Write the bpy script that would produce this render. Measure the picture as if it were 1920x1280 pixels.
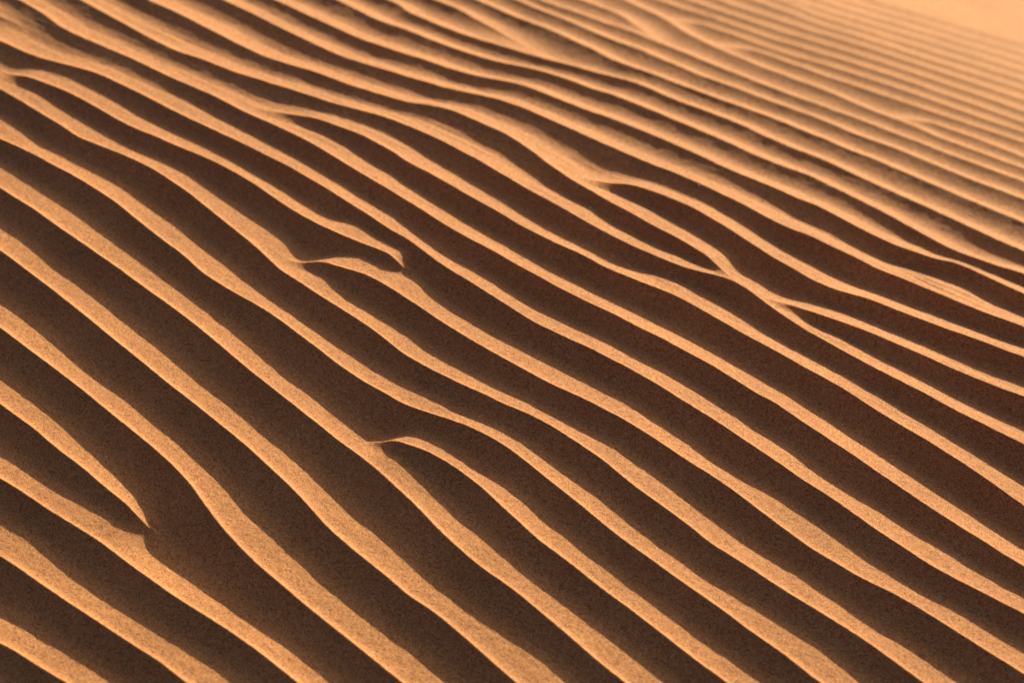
"""Wind-rippled sand dune in low evening sun, seen close from above."""
import bpy, math, random
import numpy as np
from mathutils import Vector

for o in list(bpy.data.objects):
    bpy.data.objects.remove(o, do_unlink=True)
scene = bpy.context.scene
COL = scene.collection
rng = np.random.default_rng(7)
random.seed(7)

# ------------------------------------------------------------------ camera
PITCH = math.radians(42.0)
cam_d = bpy.data.cameras.new('camera')
cam = bpy.data.objects.new('camera', cam_d)
COL.objects.link(cam)
cam.location = (0.0, 0.0, 2.0)
cam.rotation_euler = (math.pi / 2 - PITCH, 0.0, 0.0)
cam_d.sensor_width = 36.0
cam_d.lens = 70.0
cam_d.clip_start = 0.05
cam_d.clip_end = 3000.0
cam_d.dof.use_dof = True
cam_d.dof.focus_distance = 2.86
cam_d.dof.aperture_fstop = 3.2
scene.camera = cam

# ------------------------------------------------------------------ sky and sun
SUN_ELEV = math.radians(13.5)
SUN_AZ = math.radians(25.0)          # from +Y towards +X
world = bpy.data.worlds.new('World')
scene.world = world
world.use_nodes = True
wn = world.node_tree
wn.nodes.clear()
sky = wn.nodes.new('ShaderNodeTexSky')
sky.sky_type = 'NISHITA'
sky.sun_disc = False
sky.sun_elevation = SUN_ELEV
sky.sun_rotation = SUN_AZ
sky.altitude = 0.0
sky.air_density = 1.0
sky.dust_density = 8.0        # dusty desert air
sky.ozone_density = 2.6
bg = wn.nodes.new('ShaderNodeBackground')
bg.inputs['Strength'].default_value = 0.085
wo = wn.nodes.new('ShaderNodeOutputWorld')
wn.links.new(sky.outputs['Color'], bg.inputs['Color'])
wn.links.new(bg.outputs['Background'], wo.inputs['Surface'])

sun_d = bpy.data.lights.new('sun', 'SUN')
sun_d.energy = 5.0
sun_d.angle = math.radians(0.55)
sun_d.color = (1.0, 0.96, 0.70)
sun = bpy.data.objects.new('sun', sun_d)
COL.objects.link(sun)
sdir = Vector((math.sin(SUN_AZ) * math.cos(SUN_ELEV), math.cos(SUN_AZ) * math.cos(SUN_ELEV), math.sin(SUN_ELEV)))
sun.rotation_euler = sdir.to_track_quat('Z', 'Y').to_euler()
sun.location = (2, 6, 4)

scene.view_settings.view_transform = 'Standard'
scene.view_settings.look = 'None'
scene.view_settings.exposure = 1.06
scene.view_settings.gamma = 1.0
scene.view_settings.use_curve_mapping = False
scene.render.engine = 'CYCLES'

# ------------------------------------------------------------------ materials
def sand_material():
    m = bpy.data.materials.new('sand')
    m.use_nodes = True
    nt = m.node_tree
    N, Lk = nt.nodes, nt.links
    bs = N['Principled BSDF']
    bs.inputs['Roughness'].default_value = 0.9
    bs.inputs['Specular IOR Level'].default_value = 0.12
    geo = N.new('ShaderNodeNewGeometry')
    # single grains: each cell its own tone
    vor = N.new('ShaderNodeTexVoronoi'); vor.feature = 'F1'
    vor.inputs['Scale'].default_value = 880.0
    Lk.new(geo.outputs['Position'], vor.inputs['Vector'])
    sep = N.new('ShaderNodeSeparateColor')
    Lk.new(vor.outputs['Color'], sep.inputs['Color'])
    ramp = N.new('ShaderNodeValToRGB')
    cr = ramp.color_ramp
    cr.elements[0].position = 0.0; cr.elements[0].color = (0.13, 0.036, 0.012, 1)
    cr.elements[1].position = 1.0; cr.elements[1].color = (0.48, 0.27, 0.130, 1)
    for p, c in ((0.18, (0.27, 0.095, 0.032)), (0.5, (0.365, 0.145, 0.052)), (0.86, (0.42, 0.177, 0.066))):
        e = cr.elements.new(p); e.color = (*c, 1)
    Lk.new(sep.outputs['Red'], ramp.inputs['Fac'])
    # slow drift of tone over the dune
    n2 = N.new('ShaderNodeTexNoise')
    n2.inputs['Scale'].default_value = 5.0
    n2.inputs['Detail'].default_value = 5.0
    Lk.new(geo.outputs['Position'], n2.inputs['Vector'])
    mr = N.new('ShaderNodeMapRange')
    mr.inputs['From Min'].default_value = 0.3; mr.inputs['From Max'].default_value = 0.7
    mr.inputs['To Min'].default_value = 0.90; mr.inputs['To Max'].default_value = 1.08
    Lk.new(n2.outputs['Fac'], mr.inputs['Value'])
    # coordinates stretched along the ripples, for the wind-sorted streaks of dark grains
    mp = N.new('ShaderNodeMapping'); mp.vector_type = 'TEXTURE'
    mp.inputs['Rotation'].default_value = (0, 0, -math.radians(37.0 - 8.0))
    mp.inputs['Scale'].default_value = (3.0, 1.0, 1.0)
    Lk.new(geo.outputs['Position'], mp.inputs['Vector'])
    n4 = N.new('ShaderNodeTexNoise')
    n4.inputs['Scale'].default_value = 420.0
    n4.inputs['Detail'].default_value = 3.0
    Lk.new(mp.outputs['Vector'], n4.inputs['Vector'])
    fl = N.new('ShaderNodeMapRange')
    fl.inputs['From Min'].default_value = 0.54; fl.inputs['From Max'].default_value = 0.70
    fl.inputs['To Min'].default_value = 1.06; fl.inputs['To Max'].default_value = 0.60
    Lk.new(n4.outputs['Fac'], fl.inputs['Value'])
    pr = N.new('ShaderNodeMath'); pr.operation = 'MULTIPLY'
    Lk.new(mr.outputs['Result'], pr.inputs[0]); Lk.new(fl.outputs['Result'], pr.inputs[1])
    mul = N.new('ShaderNodeVectorMath'); mul.operation = 'SCALE'
    Lk.new(ramp.outputs['Color'], mul.inputs[0]); Lk.new(pr.outputs['Value'], mul.inputs['Scale'])
    Lk.new(mul.outputs['Vector'], bs.inputs['Base Color'])
    # grain relief
    n3 = N.new('ShaderNodeTexNoise')
    n3.inputs['Scale'].default_value = 600.0
    n3.inputs['Detail'].default_value = 3.0
    n3.inputs['Roughness'].default_value = 0.65
    Lk.new(geo.outputs['Position'], n3.inputs['Vector'])
    bp = N.new('ShaderNodeBump')
    bp.inputs['Strength'].default_value = 0.8
    bp.inputs['Distance'].default_value = 0.0010
    Lk.new(n3.outputs['Fac'], bp.inputs['Height'])
    Lk.new(bp.outputs['Normal'], bs.inputs['Normal'])
    return m

def plain_material(name, col, rough, scale=900.0, amount=0.25):
    m = bpy.data.materials.new(name)
    m.use_nodes = True
    nt = m.node_tree
    bs = nt.nodes['Principled BSDF']
    bs.inputs['Roughness'].default_value = rough
    geo = nt.nodes.new('ShaderNodeNewGeometry')
    n = nt.nodes.new('ShaderNodeTexNoise'); n.inputs['Scale'].default_value = scale
    nt.links.new(geo.outputs['Position'], n.inputs['Vector'])
    mix = nt.nodes.new('ShaderNodeMix'); mix.data_type = 'RGBA'
    mix.inputs['A'].default_value = (*[c * (1 - amount) for c in col], 1)
    mix.inputs['B'].default_value = (*[min(1, c * (1 + amount)) for c in col], 1)
    nt.links.new(n.outputs['Fac'], mix.inputs['Factor'])
    nt.links.new(mix.outputs['Result'], bs.inputs['Base Color'])
    return m

SAND = sand_material()

# ------------------------------------------------------------------ the dune body (crest level, without ripples)
# ground coordinates: u runs along the ripple crests, v across them towards the sun
A = math.radians(37.0)
CA, SA = math.cos(A), math.sin(A)
def smooth(x):
    x = np.clip(x, 0.0, 1.0)
    return x * x * (3 - 2 * x)
_v = np.linspace(-60, 60, 24001)
SLOPE = math.tan(math.radians(22.0))
_sl = -SLOPE * (smooth((_v - 1.3) / 1.9) - smooth((_v - 4.6) / 2.4))
_sl += 0.10 * smooth((_v - 7.0) / 6.0) * (1 - smooth((_v - 25.0) / 20.0))
_z = np.concatenate([[0], np.cumsum((_sl[1:] + _sl[:-1]) / 2 * np.diff(_v))])
_z -= np.interp(1.3, _v, _z)
def dune_z(v):
    return np.interp(v, _v, _z)
def dune_slope(v):
    return np.interp(v, _v, _sl)
def to_xy(u, v):
    return u * CA + v * SA, -u * SA + v * CA

# ------------------------------------------------------------------ the ripple crests, in metres on the ground (u,v)
CREST_LINES = {
    'a': '-1.515,0.9165 -1.487,0.9200 -1.457,0.9203 -1.428,0.9220 -1.396,0.9240',
    'b': '-1.628,1.0189 -1.596,1.0195 -1.563,1.0186 -1.531,1.0185 -1.498,1.0177 -1.468,1.0182 -1.437,1.0180 -1.406,1.0179 -1.376,1.0178 -1.347,1.0189 -1.317,1.0181 -1.295,1.0157 -1.276,1.0143',
    'c': '-1.737,1.1183 -1.704,1.1190 -1.670,1.1183 -1.635,1.1169 -1.603,1.1176 -1.571,1.1176 -1.539,1.1182 -1.506,1.1161 -1.471,1.1133 -1.439,1.1119 -1.406,1.1098 -1.375,1.1092 -1.346,1.1099 -1.312,1.1098 -1.282,1.1092 -1.252,1.1079 -1.220,1.1053 -1.189,1.1020 -1.164,1.0989',
    'm': '-1.851,1.2209 -1.812,1.2181 -1.774,1.2152 -1.734,1.2092 -1.695,1.2049 -1.659,1.2021 -1.620,1.1963 -1.583,1.1921 -1.548,1.1895 -1.527,1.1897 -1.505,1.1892 -1.485,1.1902',
    'd': '-1.976,1.3349 -1.936,1.3310 -1.894,1.3263 -1.854,1.3226 -1.814,1.3180 -1.775,1.3136 -1.707,1.3035 -1.668,1.2984 -1.630,1.2933 -1.590,1.2868 -1.550,1.2788 -1.506,1.2662 -1.481,1.2559 -1.473,1.2539 -1.448,1.2437 -1.419,1.2348 -1.394,1.2278 -1.366,1.2214 -1.340,1.2157 -1.313,1.2118 -1.283,1.2074 -1.249,1.2019 -1.217,1.1979 -1.185,1.1940 -1.153,1.1901 -1.122,1.1863 -1.091,1.1825 -1.058,1.1783',
    'e': '-2.116,1.4610 -2.087,1.4583 -2.053,1.4537 -2.014,1.4492 -1.971,1.4434 -1.927,1.4369 -1.884,1.4305 -1.841,1.4232 -1.799,1.4170 -1.758,1.4108 -1.716,1.4039 -1.677,1.3980 -1.638,1.3929 -1.606,1.3880 -1.568,1.3823 -1.530,1.3767 -1.491,1.3695 -1.452,1.3608 -1.414,1.3530 -1.373,1.3422 -1.331,1.3292 -1.305,1.3219 -1.276,1.3164 -1.246,1.3113 -1.213,1.3065 -1.181,1.3018 -1.153,1.2961 -1.133,1.2945 -1.114,1.2944 -1.089,1.2917 -1.061,1.2869 -1.030,1.2810 -0.997,1.2744 -0.970,1.2691 -0.944,1.2645',
    'f': '-2.239,1.5726 -2.196,1.5696 -2.155,1.5677 -2.109,1.5618 -2.066,1.5570 -2.023,1.5522 -1.980,1.5475 -1.936,1.5432 -1.897,1.5376 -1.855,1.5321 -1.815,1.5277 -1.774,1.5224 -1.727,1.5148 -1.685,1.5069 -1.644,1.4991 -1.603,1.4914 -1.565,1.4857 -1.527,1.4792 -1.518,1.4784 -1.489,1.4729 -1.452,1.4674 -1.414,1.4603 -1.380,1.4567 -1.344,1.4506 -1.307,1.4429 -1.265,1.4333 -1.240,1.4270 -1.215,1.4199 -1.188,1.4113 -1.160,1.4040 -1.129,1.3972 -1.097,1.3918 -1.067,1.3889 -1.037,1.3859 -1.005,1.3799 -0.974,1.3741 -0.943,1.3683 -0.911,1.3610 -0.881,1.3554 -0.867,1.3527 -0.834,1.3475',
    'g': '-1.397,1.4982 -1.374,1.5029 -1.351,1.5075 -1.330,1.5126 -1.304,1.5188 -1.275,1.5201 -1.244,1.5187 -1.211,1.5139 -1.176,1.5066 -1.139,1.4961 -1.104,1.4874 -1.064,1.4772 -1.027,1.4723 -0.996,1.4672 -0.965,1.4614 -0.940,1.4571 -0.911,1.4538 -0.881,1.4490 -0.852,1.4442 -0.823,1.4394 -0.794,1.4340 -0.766,1.4302 -0.731,1.4253',
    'h': '-2.345,1.6675 -2.307,1.6707 -2.268,1.6726 -2.226,1.6711 -2.187,1.6718 -2.146,1.6703 -2.103,1.6667 -2.060,1.6620 -2.012,1.6520 -1.965,1.6433 -1.921,1.6358 -1.878,1.6294 -1.823,1.6157 -1.785,1.6126 -1.748,1.6105 -1.713,1.6105 -1.677,1.6084 -1.638,1.6035 -1.598,1.5967 -1.560,1.5910 -1.521,1.5835 -1.484,1.5788 -1.450,1.5762 -1.418,1.5763 -1.381,1.5751 -1.354,1.5808 -1.328,1.5864 -1.302,1.5929 -1.275,1.5966 -1.245,1.5975 -1.214,1.5957 -1.180,1.5903 -1.146,1.5832 -1.112,1.5762 -1.078,1.5693 -1.045,1.5625 -1.007,1.5536 -0.972,1.5473 -0.945,1.5437 -0.916,1.5398 -0.886,1.5350 -0.857,1.5312 -0.828,1.5274 -0.800,1.5237 -0.771,1.5184 -0.743,1.5140 -0.716,1.5112 -0.689,1.5068 -0.656,1.4990 -0.637,1.4968',
    'i': '-2.462,1.7721 -2.416,1.7699 -2.371,1.7664 -2.325,1.7631 -2.281,1.7598 -2.260,1.7554 -2.224,1.7569 -2.189,1.7619 -2.153,1.7657 -2.116,1.7682 -2.076,1.7673 -2.032,1.7618 -1.989,1.7563 -1.950,1.7477 -1.903,1.7380 -1.858,1.7284 -1.813,1.7190 -1.766,1.7066 -1.734,1.6974 -1.695,1.6929 -1.657,1.6883 -1.620,1.6858 -1.584,1.6823 -1.547,1.6788 -1.509,1.6724 -1.451,1.6607 -1.418,1.6594 -1.386,1.6591 -1.356,1.6607 -1.326,1.6624 -1.297,1.6650 -1.279,1.6647 -1.249,1.6682 -1.221,1.6708 -1.190,1.6705 -1.159,1.6673 -1.126,1.6632 -1.078,1.6560 -1.043,1.6465 -1.011,1.6399 -0.980,1.6352 -0.948,1.6297 -0.918,1.6243 -0.884,1.6161 -0.857,1.6134 -0.829,1.6116 -0.801,1.6081 -0.773,1.6047 -0.746,1.6021 -0.716,1.6007 -0.689,1.5982 -0.663,1.5966 -0.637,1.5941 -0.611,1.5900 -0.584,1.5852 -0.557,1.5804 -0.533,1.5764',
    'j': '-1.776,1.7415 -1.760,1.7416 -1.731,1.7463 -1.703,1.7543 -1.673,1.7600 -1.663,1.7615 -1.636,1.7705 -1.615,1.7728 -1.581,1.7719 -1.538,1.7669 -1.502,1.7629 -1.464,1.7567 -1.428,1.7528 -1.394,1.7499 -1.361,1.7481 -1.328,1.7463 -1.297,1.7456 -1.264,1.7439 -1.234,1.7442 -1.206,1.7465 -1.175,1.7481 -1.146,1.7474 -1.112,1.7469 -1.081,1.7442 -1.050,1.7406 -1.019,1.7360 -0.987,1.7315 -0.958,1.7290 -0.927,1.7245 -0.896,1.7183 -0.865,1.7112 -0.833,1.7042 -0.803,1.6982 -0.769,1.6915 -0.742,1.6893 -0.716,1.6880 -0.689,1.6858 -0.665,1.6872 -0.640,1.6877 -0.614,1.6865 -0.589,1.6843 -0.563,1.6814 -0.537,1.6784 -0.512,1.6755 -0.487,1.6726 -0.462,1.6698 -0.442,1.6675',
    'J': '-2.522,1.8262 -2.504,1.8257 -2.467,1.8287 -2.431,1.8350 -2.394,1.8400 -2.355,1.8424 -2.312,1.8410 -2.268,1.8383 -2.224,1.8357 -2.185,1.8368 -2.161,1.8401 -2.112,1.8430 -2.065,1.8477 -2.047,1.8492 -2.010,1.8502 -1.971,1.8488 -1.929,1.8450 -1.887,1.8388 -1.843,1.8315 -1.804,1.8279 -1.767,1.8267 -1.732,1.8277 -1.699,1.8300 -1.668,1.8345 -1.636,1.8379 -1.603,1.8401 -1.580,1.8425',
    'k': '-2.588,1.8845 -2.558,1.8842 -2.530,1.8853 -2.503,1.8877 -2.468,1.8954 -2.437,1.9057 -2.403,1.9147 -2.368,1.9209 -2.326,1.9217 -2.286,1.9224 -2.244,1.9218 -2.201,1.9199 -2.161,1.9193 -2.116,1.9202 -2.069,1.9218 -2.028,1.9231 -1.989,1.9225 -1.950,1.9220 -1.912,1.9214 -1.871,1.9170 -1.831,1.9139 -1.790,1.9084 -1.749,1.9029 -1.709,1.8976 -1.669,1.8911 -1.640,1.8910 -1.613,1.8859 -1.571,1.8761 -1.536,1.8691 -1.495,1.8653 -1.458,1.8604 -1.422,1.8556 -1.386,1.8509 -1.351,1.8463 -1.319,1.8461 -1.288,1.8471 -1.258,1.8491 -1.228,1.8500 -1.212,1.8480 -1.182,1.8489 -1.151,1.8466 -1.119,1.8443 -1.087,1.8398 -1.061,1.8366 -1.034,1.8336 -1.003,1.8293 -0.971,1.8240 -0.940,1.8188 -0.909,1.8137 -0.878,1.8086 -0.833,1.7999 -0.804,1.7969 -0.774,1.7911 -0.745,1.7854 -0.715,1.7788 -0.684,1.7744 -0.659,1.7703 -0.632,1.7658 -0.606,1.7641 -0.581,1.7634 -0.556,1.7636 -0.531,1.7629 -0.507,1.7631 -0.488,1.7630',
    'K': '-2.665,1.9532 -2.624,1.9568 -2.583,1.9602 -2.553,1.9653',
    'l': '-2.678,2.0130 -2.639,2.0105 -2.605,2.0067 -2.584,2.0018 -2.556,1.9954 -2.516,1.9930 -2.474,1.9949 -2.433,1.9967 -2.392,1.9986 -2.351,2.0004 -2.308,1.9993 -2.267,1.9997 -2.197,2.0038 -2.157,2.0042 -2.115,2.0017 -2.075,2.0020 -2.038,2.0038 -1.999,2.0041 -1.981,2.0040 -1.947,2.0031 -1.906,1.9993 -1.864,1.9942 -1.823,1.9892 -1.782,1.9843 -1.743,1.9808 -1.710,1.9764 -1.671,1.9716 -1.630,1.9644 -1.592,1.9598 -1.555,1.9566 -1.521,1.9558 -1.485,1.9526 -1.446,1.9485 -1.414,1.9466 -1.379,1.9435 -1.346,1.9429 -1.314,1.9423 -1.279,1.9442 -1.247,1.9436 -1.215,1.9417 -1.185,1.9423 -1.153,1.9405 -1.122,1.9387 -1.091,1.9370 -1.059,1.9330 -1.026,1.9278 -0.994,1.9228 -0.967,1.9226 -0.932,1.9154 -0.896,1.9085 -0.866,1.9037 -0.835,1.8979 -0.804,1.8921 -0.774,1.8854 -0.744,1.8799 -0.715,1.8744 -0.685,1.8679 -0.657,1.8636 -0.629,1.8583 -0.588,1.8533 -0.565,1.8487 -0.527,1.8444',
    'o': '-2.137,2.0338 -2.109,2.0383 -2.077,2.0466 -2.046,2.0555 -2.015,2.0643 -1.984,2.0732 -1.949,2.0776 -1.900,2.0839 -1.852,2.0813 -1.811,2.0769 -1.788,2.0708 -1.750,2.0694 -1.712,2.0666 -1.673,2.0624 -1.634,2.0583 -1.597,2.0556 -1.558,2.0502 -1.520,2.0449 -1.485,2.0437 -1.451,2.0425 -1.419,2.0440 -1.386,2.0441 -1.345,2.0394 -1.315,2.0422 -1.285,2.0450 -1.255,2.0477 -1.225,2.0504 -1.193,2.0492 -1.160,2.0455 -1.127,2.0418 -1.094,2.0381 -1.063,2.0357 -1.031,2.0334 -0.964,2.0252 -0.934,2.0230 -0.903,2.0196 -0.866,2.0122 -0.840,2.0072 -0.810,2.0028 -0.780,1.9984 -0.751,1.9953 -0.722,1.9898 -0.692,1.9845 -0.663,1.9781 -0.633,1.9707 -0.603,1.9623 -0.581,1.9572',
    'p': '-2.600,2.0948 -2.563,2.0926 -2.513,2.0877 -2.466,2.0845 -2.418,2.0798 -2.374,2.0782 -2.331,2.0782 -2.279,2.0885 -2.241,2.0915 -2.204,2.0961 -2.169,2.1021 -2.135,2.1097 -2.102,2.1173 -2.068,2.1233 -2.034,2.1292 -2.001,2.1367 -1.970,2.1458 -1.939,2.1548 -1.907,2.1623 -1.873,2.1666 -1.819,2.1690 -1.781,2.1685 -1.742,2.1649 -1.704,2.1630 -1.663,2.1564 -1.623,2.1515 -1.583,2.1451 -1.546,2.1418 -1.508,2.1371 -1.471,2.1324 -1.405,2.1253 -1.370,2.1237 -1.337,2.1234 -1.306,2.1246 -1.275,2.1272 -1.253,2.1312 -1.238,2.1366 -1.221,2.1425 -1.204,2.1485 -1.185,2.1530 -1.164,2.1518 -1.140,2.1464 -1.113,2.1369 -1.088,2.1289 -1.053,2.1205 -1.014,2.1123 -0.983,2.1094 -0.951,2.1053 -0.920,2.1026 -0.889,2.0986 -0.860,2.0972 -0.831,2.0958 -0.802,2.0944 -0.780,2.0918 -0.753,2.0887 -0.725,2.0874 -0.698,2.0861 -0.670,2.0848 -0.640,2.0844',
    'W': '-2.516,2.1897 -2.472,2.1908 -2.413,2.1894 -2.374,2.1861 -2.329,2.1838 -2.283,2.1799 -2.241,2.1793 -2.201,2.1804 -2.167,2.1882 -2.133,2.1959 -2.098,2.2020 -2.062,2.2063 -2.026,2.2107 -1.993,2.2183 -1.961,2.2260 -1.924,2.2353 -1.899,2.2515 -1.872,2.2660 -1.840,2.2737 -1.803,2.2744 -1.765,2.2733 -1.726,2.2735 -1.685,2.2649 -1.639,2.2522 -1.592,2.2365 -1.549,2.2261 -1.510,2.2205 -1.465,2.2120 -1.429,2.2097 -1.393,2.2060 -1.356,2.2008 -1.322,2.1987 -1.286,2.1936 -1.261,2.1892 -1.237,2.1849 -1.216,2.1851 -1.198,2.1840 -1.185,2.1836',
    'r': '-1.147,2.1687 -1.127,2.1662 -1.107,2.1678 -1.082,2.1705 -1.061,2.1692 -1.044,2.1658 -1.017,2.1710 -0.989,2.1748 -0.962,2.1786 -0.934,2.1810 -0.905,2.1819 -0.876,2.1828 -0.848,2.1837 -0.819,2.1832 -0.791,2.1841 -0.764,2.1864 -0.728,2.1894 -0.691,2.1961',
    's': '-1.580,2.2623 -1.564,2.2676 -1.537,2.2751 -1.517,2.2800 -1.508,2.2750 -1.482,2.2873 -1.452,2.2947 -1.422,2.3003 -1.389,2.3025 -1.357,2.3047 -1.319,2.2986 -1.282,2.2925 -1.244,2.2832 -1.205,2.2726 -1.168,2.2637 -1.131,2.2583 -1.093,2.2514 -1.062,2.2505 -1.034,2.2558 -1.008,2.2642 -0.981,2.2695 -0.952,2.2716 -0.923,2.2738 -0.895,2.2775 -0.867,2.2796 -0.840,2.2848 -0.813,2.2884 -0.777,2.2927 -0.738,2.2979',
    't': '-2.427,2.3009 -2.384,2.3007 -2.338,2.2975 -2.292,2.2944 -2.247,2.2913 -2.204,2.2901 -2.162,2.2889 -2.121,2.2895 -2.086,2.2956 -2.053,2.3036 -2.019,2.3115 -1.991,2.3167 -1.958,2.3246 -1.926,2.3325 -1.896,2.3441 -1.868,2.3577 -1.839,2.3694 -1.808,2.3793 -1.773,2.3833 -1.737,2.3855 -1.698,2.3838 -1.662,2.3840 -1.637,2.3839 -1.600,2.3823 -1.583,2.3828 -1.547,2.3830 -1.511,2.3833 -1.478,2.3853 -1.445,2.3892 -1.411,2.3894 -1.376,2.3896 -1.340,2.3861 -1.305,2.3845 -1.269,2.3792 -1.233,2.3741 -1.199,2.3726 -1.165,2.3780 -1.131,2.3747 -1.098,2.3732 -1.066,2.3717 -1.035,2.3666 -1.002,2.3692 -0.973,2.3711 -0.942,2.3714 -0.913,2.3733 -0.883,2.3735 -0.854,2.3754 -0.826,2.3790 -0.799,2.3826 -0.777,2.3848',
    'u': '-2.368,2.3824 -2.331,2.3831 -2.285,2.3793 -2.242,2.3795 -2.199,2.3777 -2.157,2.3780 -2.120,2.3822 -2.084,2.3885 -2.055,2.3938 -2.022,2.4020 -1.985,2.4062 -1.950,2.4123 -1.919,2.4225 -1.890,2.4369 -1.864,2.4534 -1.835,2.4658 -1.799,2.4698 -1.762,2.4717 -1.725,2.4736 -1.689,2.4755 -1.652,2.4834 -1.617,2.4861 -1.581,2.4879 -1.561,2.4882 -1.521,2.4886 -1.485,2.4883 -1.450,2.4880 -1.412,2.4837 -1.377,2.4834 -1.343,2.4852 -1.310,2.4870 -1.276,2.4867 -1.241,2.4845 -1.227,2.4888 -1.193,2.4866 -1.157,2.4804 -1.121,2.4743 -1.086,2.4703 -1.053,2.4682 -1.023,2.4719 -0.994,2.4755 -0.976,2.4812 -0.961,2.4939 -0.941,2.4950 -0.929,2.4978 -0.910,2.4959 -0.900,2.4950 -0.868,2.4928 -0.823,2.4903',
    'v': '-2.301,2.4873 -2.247,2.4819 -2.201,2.4771 -2.162,2.4813 -2.133,2.4869 -2.093,2.4888 -2.053,2.4907 -2.016,2.4948 -1.980,2.5012 -1.947,2.5097 -1.917,2.5227 -1.889,2.5381 -1.859,2.5513 -1.826,2.5599 -1.791,2.5662 -1.754,2.5678 -1.717,2.5784 -1.682,2.5824 -1.645,2.5839 -1.609,2.5855 -1.571,2.5847 -1.535,2.5863 -1.496,2.5867 -1.451,2.5858 -1.413,2.5828 -1.377,2.5821 -1.343,2.5836 -1.310,2.5873 -1.284,2.5903 -1.247,2.5851 -1.211,2.5821 -1.175,2.5771 -1.139,2.5721 -1.103,2.5650 -1.066,2.5559 -1.030,2.5491 -0.994,2.5404 -0.971,2.5373 -0.949,2.5343 -0.932,2.5414 -0.904,2.5491 -0.877,2.5567 -0.855,2.5629',
    'w': '-2.248,2.5803 -2.215,2.5786 -2.200,2.5685 -2.155,2.5653 -2.113,2.5646 -2.074,2.5687 -2.036,2.5728 -2.002,2.5817 -1.968,2.5906 -1.934,2.5995 -1.901,2.6084 -1.869,2.6198 -1.839,2.6337 -1.806,2.6427 -1.771,2.6563 -1.741,2.6704 -1.707,2.6769 -1.682,2.6778 -1.653,2.6735 -1.616,2.6748 -1.581,2.6786 -1.546,2.6824 -1.510,2.6836 -1.474,2.6849 -1.441,2.6779 -1.397,2.6779 -1.361,2.6767 -1.335,2.6821 -1.299,2.6808 -1.262,2.6771 -1.226,2.6735 -1.190,2.6699 -1.155,2.6687 -1.120,2.6652 -1.086,2.6641 -1.051,2.6606 -1.017,2.6572 -0.983,2.6538 -0.950,2.6505 -0.917,2.6495 -0.892,2.6492',
    'R5': '-2.202,2.6723 -2.159,2.6760 -2.114,2.6719 -2.073,2.6733 -2.032,2.6746 -1.991,2.6760 -1.951,2.6773 -1.912,2.6786 -1.878,2.6879',
    'AC': '-2.165,2.7591 -2.123,2.7577 -2.077,2.7530 -2.038,2.7570 -1.999,2.7609 -1.956,2.7591 -1.911,2.7544 -1.870,2.7526 -1.829,2.7416 -1.790,2.7426 -1.755,2.7493 -1.718,2.7531 -1.680,2.7541 -1.644,2.7579 -1.608,2.7617 -1.572,2.7655 -1.538,2.7720 -1.503,2.7757 -1.468,2.7794 -1.419,2.7807 -1.385,2.7805 -1.354,2.7824 -1.316,2.7778 -1.282,2.7814 -1.247,2.7823 -1.211,2.7805 -1.176,2.7787 -1.141,2.7769 -1.107,2.7778 -1.071,2.7734 -1.038,2.7743 -1.004,2.7725 -0.971,2.7734 -0.945,2.7727',
    'AD': '-2.130,2.8498 -2.075,2.8456 -2.035,2.8495 -1.993,2.8502 -1.949,2.8478 -1.900,2.8447 -1.861,2.8486 -1.825,2.8555 -1.781,2.8499 -1.741,2.8506 -1.700,2.8483 -1.661,2.8489 -1.626,2.8557 -1.590,2.8594 -1.552,2.8600 -1.516,2.8637 -1.469,2.8706 -1.391,2.8742 -1.340,2.8697 -1.307,2.8762 -1.273,2.8798 -1.239,2.8833 -1.202,2.8808 -1.167,2.8814 -1.131,2.8789 -1.097,2.8795 -1.064,2.8829 -1.031,2.8864 -0.994,2.8882',
    'AE': '-2.110,2.9059 -2.066,2.9119 -2.016,2.9226 -1.958,2.9292 -1.923,2.9397 -1.881,2.9400 -1.840,2.9404 -1.799,2.9407 -1.758,2.9410 -1.716,2.9380 -1.676,2.9383 -1.639,2.9420 -1.598,2.9390 -1.561,2.9426 -1.512,2.9463 -1.484,2.9523 -1.435,2.9559 -1.389,2.9628 -1.341,2.9663 -1.296,2.9654 -1.257,2.9708 -1.221,2.9710 -1.185,2.9712 -1.151,2.9746 -1.117,2.9780 -1.084,2.9813 -1.035,2.9861',
    'R9': '-2.077,3.0137 -2.037,3.0145 -2.020,3.0209 -1.970,3.0100 -1.925,3.0064 -1.883,3.0065 -1.845,3.0136',
    'AF': '-2.044,3.1301 -2.002,3.1233 -1.953,3.1150 -1.897,3.0952 -1.854,3.0723 -1.822,3.0647 -1.773,3.0534 -1.730,3.0496 -1.689,3.0494 -1.646,3.0457 -1.610,3.0527 -1.571,3.0525 -1.542,3.0588 -1.490,3.0585 -1.434,3.0512 -1.383,3.0510 -1.335,3.0543 -1.287,3.0575 -1.260,3.0486 -1.222,3.0512 -1.187,3.0545 -1.153,3.0577 -1.118,3.0610 -1.068,3.0656',
    'AG': '-1.402,3.1090 -1.384,3.1124 -1.341,3.1185 -1.294,3.1252 -1.247,3.1318 -1.200,3.1384 -1.176,3.1390 -1.139,3.1385 -1.098,3.1358',
    'AH': '-1.833,3.1061 -1.800,3.1210 -1.763,3.1282 -1.726,3.1354 -1.689,3.1425 -1.649,3.1458 -1.613,3.1528 -1.594,3.1540 -1.544,3.1608 -1.497,3.1714 -1.448,3.1789 -1.401,3.1886 -1.353,3.1967 -1.306,3.2056 -1.260,3.2151 -1.213,3.2238 -1.167,3.2317 -1.139,3.2350',
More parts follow.
